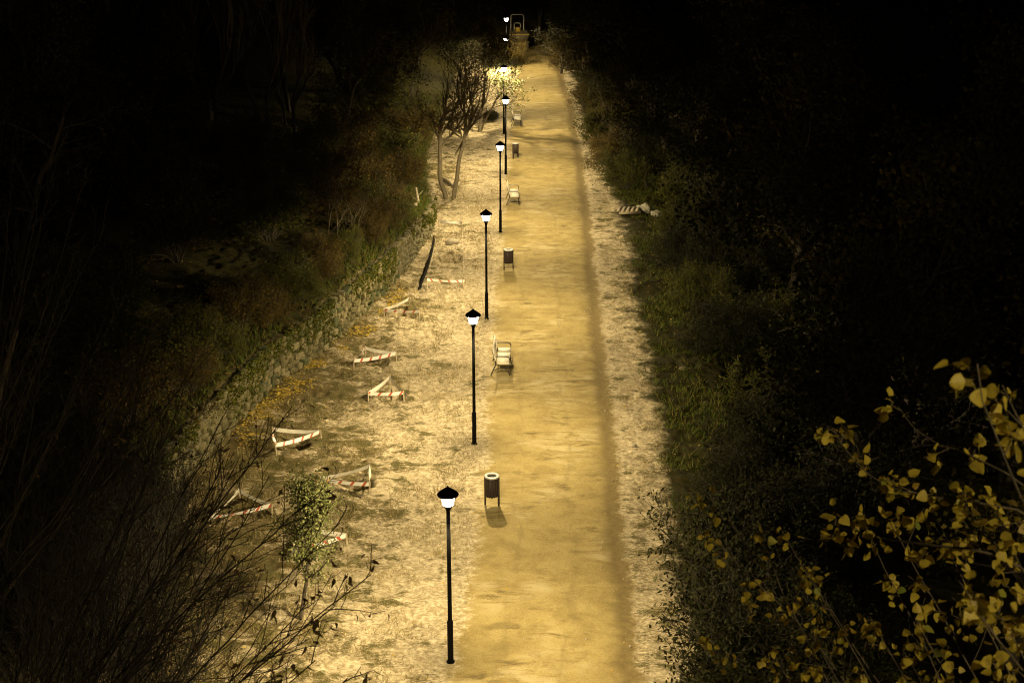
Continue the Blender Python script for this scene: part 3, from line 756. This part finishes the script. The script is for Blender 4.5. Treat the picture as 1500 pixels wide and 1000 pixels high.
put(bush_c, 6.0, 30.6, 1.22, .5, 'large dark evergreen bush at the lower right edge of the path')
put(bush_c, 5.7, 26.4, 1.15, 2.5, 'dark bush behind the yellow poplar leaves at the bottom of the picture')
put(bush_c, 8.6, 33.5, 1.15, 4.0, 'dark bush behind the large evergreen one at the lower right')
put(bush_c, 7.6, 39.2, .9, .8, 'dark bush on the right bank, level with the small stone on the verge')
G_RB = 'dim bushes along the right bank'
for k, (x, y, s, p) in enumerate([(8.3,44.5,.8,0),(8.0,49,.85,1),(7.7,54,.8,0),(7.9,59,.9,1),(7.6,63.3,.75,0),(9.9,42,1.1,1),(9.8,51.5,1.1,0),(9.5,57,1.1,1),(9.3,64,1.1,1),(8.6,70.5,1,0)]):
    put((bush_a, bush_c)[p], x, y, s, rng.random()*6.28, 'dim bush in the row on the right bank beyond the green grass', G_RB)

# left side: bank above the wall
G_LB = 'dim bushes on the bank behind the stone wall'
for k, (x, y, s, p) in enumerate([(-11.0,38,.9,1),(-10.3,42.3,.8,0),(-9.3,46.0,.75,1),(-8.2,49.8,.7,0),(-7.4,53.4,.55,1),(-12.2,40.5,1.1,0),(-9.8,55.5,1.05,0),(-7.6,59.5,.85,1),(-6.6,62.5,.7,0),(-8.8,63,1.1,1),(-11,60,1.2,0),(-12.5,51,1.2,1),(-13.5,44,1.2,0),(-7.3,67,1.0,1),(-9.8,69,1.2,0),(-12.5,66,1.3,1),(-14.5,57,1.3,0),(-12.6,33,1,0)]):
    put((bush_a, bush_b)[p], x, y, s, rng.random()*6.28, 'dim leafy bush in the thicket on the bank behind the stone wall', G_LB)
put(bush_b, -11.6, 33.5, .75, 1.1, 'brown bush behind the dense twigs, below the end of the stone wall')
put(bush_a, -11.6, 29.4, .9, 2.1, 'green bush behind the dense twigs in the lower left corner')
put(bush_c, -10.4, 26.0, .6, 3.1, 'dark bush low in the bottom left, behind the bare twigs')
put(bush_c, 6.3, 35.6, .7, 1.4, 'smaller dark bush at the verge, just beyond the large evergreen one')
put(bush_b, -9.0, 75.5, 1.3, .9, 'broad brown bush on the bank, behind the bushes left of the twin-stemmed tree')
put(bush_a, -8.6, 83.5, 1.4, 2.9, 'broad green bush on the dark left bank, level with the third litter bin')
put(bush_a, -7.8, 93, 1.3, 3.9, 'broad green bush on the dark left bank, left of the brush heap')
put(bush_b, -5.6, 72, .75, .4, 'brownish bush just left of the twin-stemmed bare tree')
put(bush_a, -6.2, 76.5, .9, 2.4, 'green bush behind and left of the twin-stemmed bare tree')
put(bush_b, -5.9, 82, 1.0, 1.4, 'brownish bush on the left, level with the third litter bin')
put(bush_a, -5.4, 88.5, .95, 3.9, 'green bush on the left, level with the sixth lamp post')
put(bush_c, -1.35, 92.3, .36, 1.2, 'low dark heap of brush left of the farthest bench', sz=.26)
put(bush_b, 3.6, 121.5, .8, 1.0, 'lit bush across the end of the path, right of the dumper')
put(bush_b, 4.4, 116, 1.0, 2.0, 'bush at the far end of the right verge')
G_LW = 'bare trees in the dark on the left'
for k, (x, y, s) in enumerate([(-12.9,75,1.0),(-11.8,77,.9),(-15,72,1.1),(-17,80,1.2),(-13.5,86,1.1),(-19,68,1.2)]):
    put(bare_a, x, y, s, rng.random()*6.28, 'tall bare tree with pale trunk in the dark on the left bank', G_LW)
G_LT = 'leafy trees filling the dark on the left'
for k, (x, y, s, p) in enumerate([(-9.5,80,.9,0),(-8.3,90,.95,1),(-7.0,98,.9,0),(-11.5,96,1.1,1),(-17,92,1.2,0),(-16,62,1.1,1),(-20,55,1.1,0),(-17,47,1.0,1),(-19,38,1.0,0),(-24,66,1.3,1),(-9,108,1.1,0),(-14,115,1.2,1)]):
    put((tree_a, tree_b)[p], x, y, s, rng.random()*6.28, 'dark leafy tree filling the unlit background on the left', G_LT)
put(tree_a, -1.9, 96.0, .74, 2.9, 'leafy tree hiding most of the seventh lamp post')
put(bush_b, .2, 117, .8, 4.4, 'brown bush in front of the dumper at the end of the path')
put(tree_b, -3.4, 105, .85, .6, 'leafy tree left of the farthest lamp posts')
put(tree_a, 6.5, 120, 1.0, 1.6, 'leafy tree behind the right end of the path')
put(tree_b, 2.6, 137, 1.0, 5.0, 'dark leafy tree directly behind the dumper')
put(tree_a, -3.2, 134, 1.0, 3.0, 'dark leafy tree behind and left of the dumper')

G_WT = 'shrubs growing right above the stone wall'
for k, (y, s, p, back) in enumerate([(40.5,.55,1,.9),(43.6,.5,0,1.0),(46.6,.55,1,1.0),(49.2,.5,0,.9),(51.6,.5,1,1.1),(54.6,.55,0,1.2),(57.4,.5,1,1.0),(60.3,.6,1,1.3),(62.6,.5,0,1.1),(64.8,.55,1,1.5)]):
    put((bush_a, bush_b)[p], float(wall_x(y))-back, y, s, rng.random()*6.28, 'x', G_WT)
thick = plant('bare_thicket', 'bush', r_(70), bush_stems(r_(71), 30, 3.6, .75, .02), dict(BUSH, nb=[9,6], ang=.5, up=.08, rmin=.005), M['barkdark'], M['leaf_dk'], .7, .09, .05)
G_TH = 'bare thickets at the lower left'
for k, (x, y, s) in enumerate([(-9.3,33.2,.75),(-9.0,30.4,.85),(-8.6,27.6,.9),(-7.4,25.4,.85),(-10.6,31.5,1.1),(-10.2,28,1.15),(-9.2,25,1.1)]):
    put(thick, x, y, s, rng.random()*6.28, ['bare thicket at the foot of the wall, left of the half hidden tape triangle', 'dark bare thicket in the lower left, second in front of the wall', 'dark bare thicket in the lower left, third in front of the wall', 'bare thicket at the bottom edge, left of the young leafy tree', 'taller bare thicket behind, first along the wall', 'taller bare thicket behind, second along the wall', 'taller bare thicket behind, at the bottom left corner'][k], G_TH)

# twin-stemmed bare tree by the path
c = dict(seg=.35, wig=.12, up=.05, taper=.5, levels=3, nb=[10,7,6], t0=[.46,.2,.15], ang=.58, ratio=.46, rmin=.0055, split=.03, pull=(.16,.05,.25))
tt = plant('bare_tree', 'tree', r_(8), [((-.18,0,0), (-.02,.03,1), 4.9, .12), ((.13,-.05,0), (.06,.0,1), 5.0, .11), ((.25,0,2.1), (.65,.1,1), 3.2, .05)], c, M['barkpale'], M['leaf_ol'], .5, .09, .05)
tag(put(tt, -3.14, 71.0, 1.12, 0, 'twin-stemmed bare tree left of the middle bench, branches leaning over the lamps'), cat='tree')
c2 = dict(c, pull=(.55,-.05,-.05), nb=[11,7,6], ang=.75, ratio=.42, t0=[.45,.2,.15])
t6 = plant('bare_tree', 'tree', r_(9), [((0,0,0), (.10,.0,1), 4.3, .08), ((.1,.1,0), (.40,.05,1), 4.2, .07)], c2, M['barkpale'], M['leaf_sap'], 2.2, .11, .06)
put(t6, -2.1, 88.8, 1.0, .0, 'thin tree whose bright twigs surround the sixth lamp')
# thin pale saplings on the wall top
for k, (x, y, h, lab) in enumerate([(-7.25,55.5,3.0,'pale thin twin sapling on the bank above the wall'),(-6.55,57.4,2.6,'pale leaning sapling right of the pale twin one on the bank')]):
    sp = plant('bare_sapling', 'tree', r_(60+k), [((0,0,0), (.0,.02,1), h, .028), ((.08,0,0), (.2,.05,1), h*.8, .022)], dict(BUSH, nb=[6,3], ang=.5, up=.12, split=.01), M['barkpale'], M['leaf_ol'], .8, .07, .05)
    put(sp, x, y, 1, 0, lab)

# young leafy tree beside the nearest lamp
c = dict(seg=.25, wig=.10, up=.06, taper=.5, levels=2, nb=[24,9], t0=[.34,.15], ang=.85, ratio=.33, rmin=.004, split=.012)
sap = plant('young_tree', 'tree', r_(12), [((0,0,0), (.12,.03,1), 3.0, .055)], c, M['bark'], M['leaf_sap'], 24, .075, .12)
put(sap, -4.95, 29.25, 1.0, 0, 'young tree with small green leaves and a thin trunk, left of the nearest lamp')

# ------------------------------------------------------------------ foreground trees by the bridge
def curve_pts(pts, n=14, rng=None, wob=0.):
    P = np.array(pts, float); t = np.concatenate([[0], np.cumsum(np.linalg.norm(np.diff(P, axis=0), axis=1))]); t /= t[-1]
    u = np.linspace(0, 1, n); Q = np.stack([np.interp(u, t, P[:, k]) for k in range(3)], 1)
    for _ in range(2): Q[1:-1] = (Q[:-2]+2*Q[1:-1]+Q[2:])/4
    if rng is not None: Q[1:] += np.cumsum(rng.normal(0, wob, (n-1, 3)), axis=0)
    return Q
def along(P, t):
    f = t*(len(P)-1); i = min(int(f), len(P)-2); return P[i]+(P[i+1]-P[i])*(f-i), unit(P[i+1]-P[i])
def leaf_proto(seed, outline, curl, fold):
    rng = r_(seed); o = np.array(outline, float); n = len(o)
    top = np.c_[o[:, 0], o[:, 1]]; V = []
    ring = np.vstack([top, (top*np.array([1,-1]))[1:-1][::-1]])
    ring = ring*rng.uniform(.92, 1.06, ring.shape)
    z = -curl*ring[:, 0]**2 + fold*np.abs(ring[:, 1]) + rng.normal(0, .03, len(ring))
    V = np.vstack([[.42, 0, -curl*.18], np.c_[ring, z]]); V[:, 0] += .55
    k = len(ring); F = [[0, 1+i, 1+(i+1) % k] for i in range(k)]
    V = np.vstack([V, [[0,.012,.05],[0,-.012,.05],[.56,.012,0],[.56,-.012,0]]]); F += [[k+1,k+2,k+4],[k+1,k+4,k+3]]
    return np_mesh('leaf', V, np.array(F), False)
DELT = [(0,0),(.03,.27),(.15,.47),(.38,.49),(.66,.33),(.87,.13),(1.0,0)]
POPL = [leaf_proto(s, DELT, cu, fo) for s, cu, fo in ((1,.10,.15),(2,-.2,.3),(3,.3,.05),(4,.15,-.25),(5,.0,.45))]
LANC = [(0,0),(.2,.18),(.45,.24),(.75,.15),(1.05,0)]
ALDR = [leaf_proto(s, LANC, cu, fo) for s, cu, fo in ((11,.45,.3),(12,.7,.2),(13,.2,.7))]
for me in POPL: me.materials.append(M['leaf_pop'])
for me in ALDR: me.materials.append(M['leaf_alder'])
def leaf_at(me, p, d, size, rng, parent):
    x = unit(d); a = rng.normal(size=3); y = unit(a-x*(a@x)); z = np.cross(x, y)
    o = link('leaf', me, None, parent)
    m = np.eye(4); m[:3, 0] = x*size; m[:3, 1] = y*size; m[:3, 2] = z*size; m[:3, 3] = p
    o.matrix_basis = Matrix(m.tolist()); return o

def poplar():
    rng = r_(200)
    r = thing('poplar_tree', 'poplar with yellow autumn leaves reaching in from the lower right', 'tree', (0,0,0))
    TR = curve_pts([(4.0,4.9,-.5),(3.8,5.0,5),(3.5,5.2,10),(3.1,5.2,13.5),(2.9,5.1,16.5)], 24, rng, .01)
    link('trunk', tubes_mesh('trunk', [(TR, np.linspace(.17, .025, 24))], nsides), M['bark'], r)
    BR = [  # (points from the trunk outwards, start radius, leaf clusters, leaf size)
     ([(3.2,5.2,13.6),(2.38,5.98,14.39),(2.19,6.15,14.28),(1.98,6.45,14.22),(1.8,6.68,14.27),(1.74,6.92,14.40)], .013, 14, .05),
     ([(3.2,5.2,13.2),(2.38,5.89,14.1),(2.12,6.08,14.07),(1.86,6.54,13.88),(1.72,6.92,13.76)], .014, 14, .052),
     ([(3.1,5.1,14.0),(2.23,5.65,14.67),(2.13,5.77,14.69),(2.0,6.07,14.65),(1.91,6.29,14.66),(1.89,6.41,14.71)], .009, 4, .058),
     ([(3.0,5.1,14.2),(1.9,4.4,14.9),(1.54,4.0,15.39),(1.46,4.07,15.59),(1.4,4.1,15.7),(1.42,4.13,15.76)], .007, 6, .06),
     ([(3.6,5.2,9.5),(2.5,7.3,11.7),(2.12,7.77,12.26),(1.79,8.18,12.51),(1.43,8.56,12.71),(1.28,8.82,12.83),(1.25,8.97,12.99)], .016, 18, .056),
     ([(3.5,5.2,10.5),(2.6,6.7,12.3),(2.38,6.93,12.89),(2.23,7.35,13.18),(2.12,7.61,13.31),(2.06,7.78,13.50)], .012, 13, .052),
     ([(3.5,5.2,10),(2.2,6.5,12.1),(1.77,6.96,12.96),(1.61,7.45,13.16),(1.57,7.75,13.42)], .012, 14, .052)]
    for tx, ty, tz in [(1.75,7.56,13.15),(2.11,7.21,13.69),(1.84,6.6,13.44),(2.02,6.16,13.69),(2.25,6.21,13.85),(1.9,4.84,14.46),(2.02,5.22,14.04),(2.34,6.74,13.84),(1.94,5.08,15.15),(1.81,4.85,15.39),(2.23,6.96,12.96),(1.63,8.83,12.24),(1.39,8.75,12.02),(1.78,8.54,12.93),(1.94,7.87,12.54),(2.1,5.37,14.48),(1.66,4.4,14.72)]:
        z0 = tz-2.2; s = along(TR, min(.95, max(.3, (z0+.5)/17)))[0]
        mid = s*.45+np.array([tx, ty, tz])*.55+np.array([.12,-.05,-.18])
        BR.append(([tuple(s), tuple(mid), (tx, ty, tz)], .010, 10, .05))
    spots = []
    for pts, rad, ncl, lsz in BR:
        P = curve_pts(pts, 22, rng, .006); polys = [(P, np.linspace(rad, .0022, 22))]
        for k in range(ncl):
            t = .45+.55*(k+rng.random())/ncl if k < ncl-1 else .985
            q, d = along(P, min(t, .99)); a = rng.normal(size=3); a = unit(a-d*(a@d))
            L = rng.uniform(.06, .26)*(1 if k < ncl-1 else .25); tip = q+(d*.6+a*.8+np.array([0,0,.15]))*L
            T = curve_pts([q, (q+tip)/2+rng.normal(0, .01, 3), tip], 6); polys.append((T, np.linspace(.0032, .0016, 6)))
            for j in range(rng.integers(5, 10)+(2 if k == ncl-1 else 0)):
                pos, _ = along(T, rng.uniform(.35, 1)); dl = rng.normal(size=3)+np.array([0,-.1,-.5]); spots.append((pos+rng.normal(0, .02, 3), dl, lsz*rng.uniform(.62, 1.25)))
        link('branch', tubes_mesh('branch', polys, lambda q: 7 if q > .006 else 5), M['barkpale'], r)
    # nearest leaves to the lens first, at most 300 as single pieces
    rng.shuffle(spots)
    for pos, dl, s in spots[:300]: leaf_at(POPL[rng.integers(5)], pos, dl, s, rng, r)
    Vs = []; Fs = []; off = 0
    for pos, dl, s in spots[300:]:
        me = POPL[rng.integers(5)]; x = unit(dl); a = rng.normal(size=3); y = unit(a-x*(a@x)); R = np.c_[x, y, np.cross(x, y)]*s
        A = np.array([v.co for v in me.vertices]) @ R.T + pos; Vs.append(A); Fs.append(np.array([p.vertices[:] for p in me.polygons])+off); off += len(A)
    if Vs: link('foliage', np_mesh('foliage', np.vstack(Vs), np.vstack(Fs)), M['leaf_pop'], r)['kind'] = 'stuff'
poplar()

def bridge():
    r = thing('road_bridge', 'road bridge the picture is taken from, with deck and stone parapet', 'bridge', (0,-4.6,0))
    MB().box((0,0,15.35), (120,8.6,.7)).build('deck', M['stone_b'], r)
    for y in (4.1, -4.1): MB().box((0,y,16.15), (120,.30,.9)).build('parapet', M['stone_b'], r)
    for x in (-34, 34): MB().box((x,0,7.3), (3,6,15.4)).build('pier', M['stone_b'], r)
    l = thing('bridge_lamp', 'tall lamp on the bridge deck beside the poplar, out of the picture', 'street lamp', (7.5,-2.5,15.7))
    MB().lathe([(.09,0),(.09,1.2),(.06,1.3),(.05,5.6)], 14).build('post', M['black'], l, True)
    MB().lathe([(.118,5.6),(.142,5.71),(.202,5.84)], 18).build('diffuser', M['lamp'], l, True)
    o = bpy.data.objects.new('led', LED); COL.objects.link(o); o.parent = l; o.location = (0, 0, 5.78)
    MB().lathe([(.21,5.84),(.235,5.86),(.165,5.93),(.05,6.0)], 18).build('cap', M['black'], l, True)
bridge()

def left_tree(name, label, seed, trunk, rads, targets, rad, nleaf, dens, drop):
    rng = r_(seed); r = thing(name, label, 'tree', (0,0,0))
    TR = curve_pts(trunk, 24, rng, .015); link('trunk', tubes_mesh('trunk', [(TR, np.linspace(*rads, 24))], nsides), M['bark'], r)
    c = dict(seg=.2, wig=.10, up=.05, taper=.5, levels=1, nb=[4], t0=[.2], ang=.6, ratio=.42, rmin=.003)
    tips = []
    for tg in list(targets)+[tuple(np.array(q)+rng.normal(0, .5, 3)*np.array([1,1,.8])-np.array([.9,0,.1])) for q in targets]:
        tg = np.array(tg); z0 = tg[2]-rng.uniform(*drop); s = TR[np.argmin(abs(TR[:, 2]-max(z0, 2)))]
        mid = s*.42+tg*.58+np.array([-.1,0,-.35])+rng.normal(0, .12, 3)
        P = curve_pts([s, mid, tg], 22, rng, .012); polys = [(P, np.linspace(rad, .0045, 22))]; ends = []
        for k in range(dens):
            t = .28+.72*(k+rng.random())/dens; q, d = along(P, min(t, .99)); a = rng.normal(size=3); a = unit(a-d*(a@d))
            grow(rng, q, d*1.0+a*.68+np.array([.05,0,.10]), rng.uniform(.5, 1.3)*(1.35-.85*t), .0058, 0, c, polys, ends)
        link('branch', tubes_mesh('branch', polys, lambda q: 7 if q > .012 else 4), M['barkdark'], r)
        tips += [e[-1] for e in ends]+[P[-1]]
    for k in sorted(range(len(tips)), key=lambda i: -tips[i][0]+rng.normal(0, .9))[:nleaf]:
        leaf_at(ALDR[rng.integers(3)], tips[k], rng.normal(size=3)+np.array([.3,0,-.6]), rng.uniform(.06, .10), rng, r)
left_tree('bare_tree', 'nearest bare tree at the lower left, dark twigs with a few withered leaves', 300,
  [(-7.0,12.4,-.3),(-6.6,12.5,3),(-5.9,12.4,6.5),(-5.2,12.3,9.5)], (.17,.05),
  [(-1.28,11.54,10.91),(-1.33,10.39,10.66),(-1.94,13.67,10.94),(-2.46,14.84,11.25),(-2.52,13.67,10.94),(-3.23,14.81,11.17),(-2.0,11.37,10.44),(-1.68,12.6,10.92),(-3.02,12.62,10.99),(-2.5,11.54,10.91),(-3.12,11.43,10.61),(-3.96,13.67,10.94),(-4.23,12.53,10.73),(-2.13,10.4,10.69),(-3.84,15.98,11.48),(-4.38,14.94,11.54),(-1.87,11.52,10.85),(-4.31,11.43,10.61)], .020, 210, 18, (3.0, 5.0))
left_tree('bare_tree', 'tall upright bare tree behind the nearest one at the left edge', 310,
  [(-9.5,18.6,.8),(-8.9,18.8,5),(-7.8,19.2,8.5),(-7.2,19.6,10.5)], (.16,.04),
  [(-6.92,21.84,13.07),(-6.96,20.71,12.88),(-5.76,19.41,12.18),(-7.71,21.8,12.97),(-6.85,22.65,12.35),(-4.8,19.12,11.37),(-5.2,18.16,11.66),(-5.88,17.21,11.96),(-7.2,19.41,12.18),(-4.58,16.81,10.82),(-3.83,17.92,10.97),(-5.22,15.87,11.18)], .026, 40, 14, (4, 7))

# ------------------------------------------------------------------ tell the dark masses apart by the lamp they are level with
ORD = ['nearest', 'second', 'third', 'fourth', 'fifth', 'sixth', 'seventh', 'eighth']
NTH = ['first', 'second', 'third', 'fourth', 'fifth', 'sixth', 'seventh']
WHAT = {G_WT: 'small shrub on top of the stone wall', G_RW: 'dark leafy tree in right wood', G_RB: 'dim bush on right bank', G_LB: 'dim bush on bank behind the wall',
        G_LW: 'tall bare tree on left bank', G_LT: 'dark leafy tree on left bank'}
for g, what in WHAT.items():
    by = {}
    for o in [o for o in bpy.data.objects if o.get('group') == g]:
        k = min(range(8), key=lambda i: abs(LAMPS[i][0][1]-o.location.y)); by.setdefault(k, []).append(o)
    for k, os_ in by.items():
        os_.sort(key=lambda o: abs(o.location.x))
        for j, o in enumerate(os_):
            o['label'] = what+', level with '+ORD[k]+' lamp'+('' if len(os_) == 1 else ', '+NTH[j]+' from path')
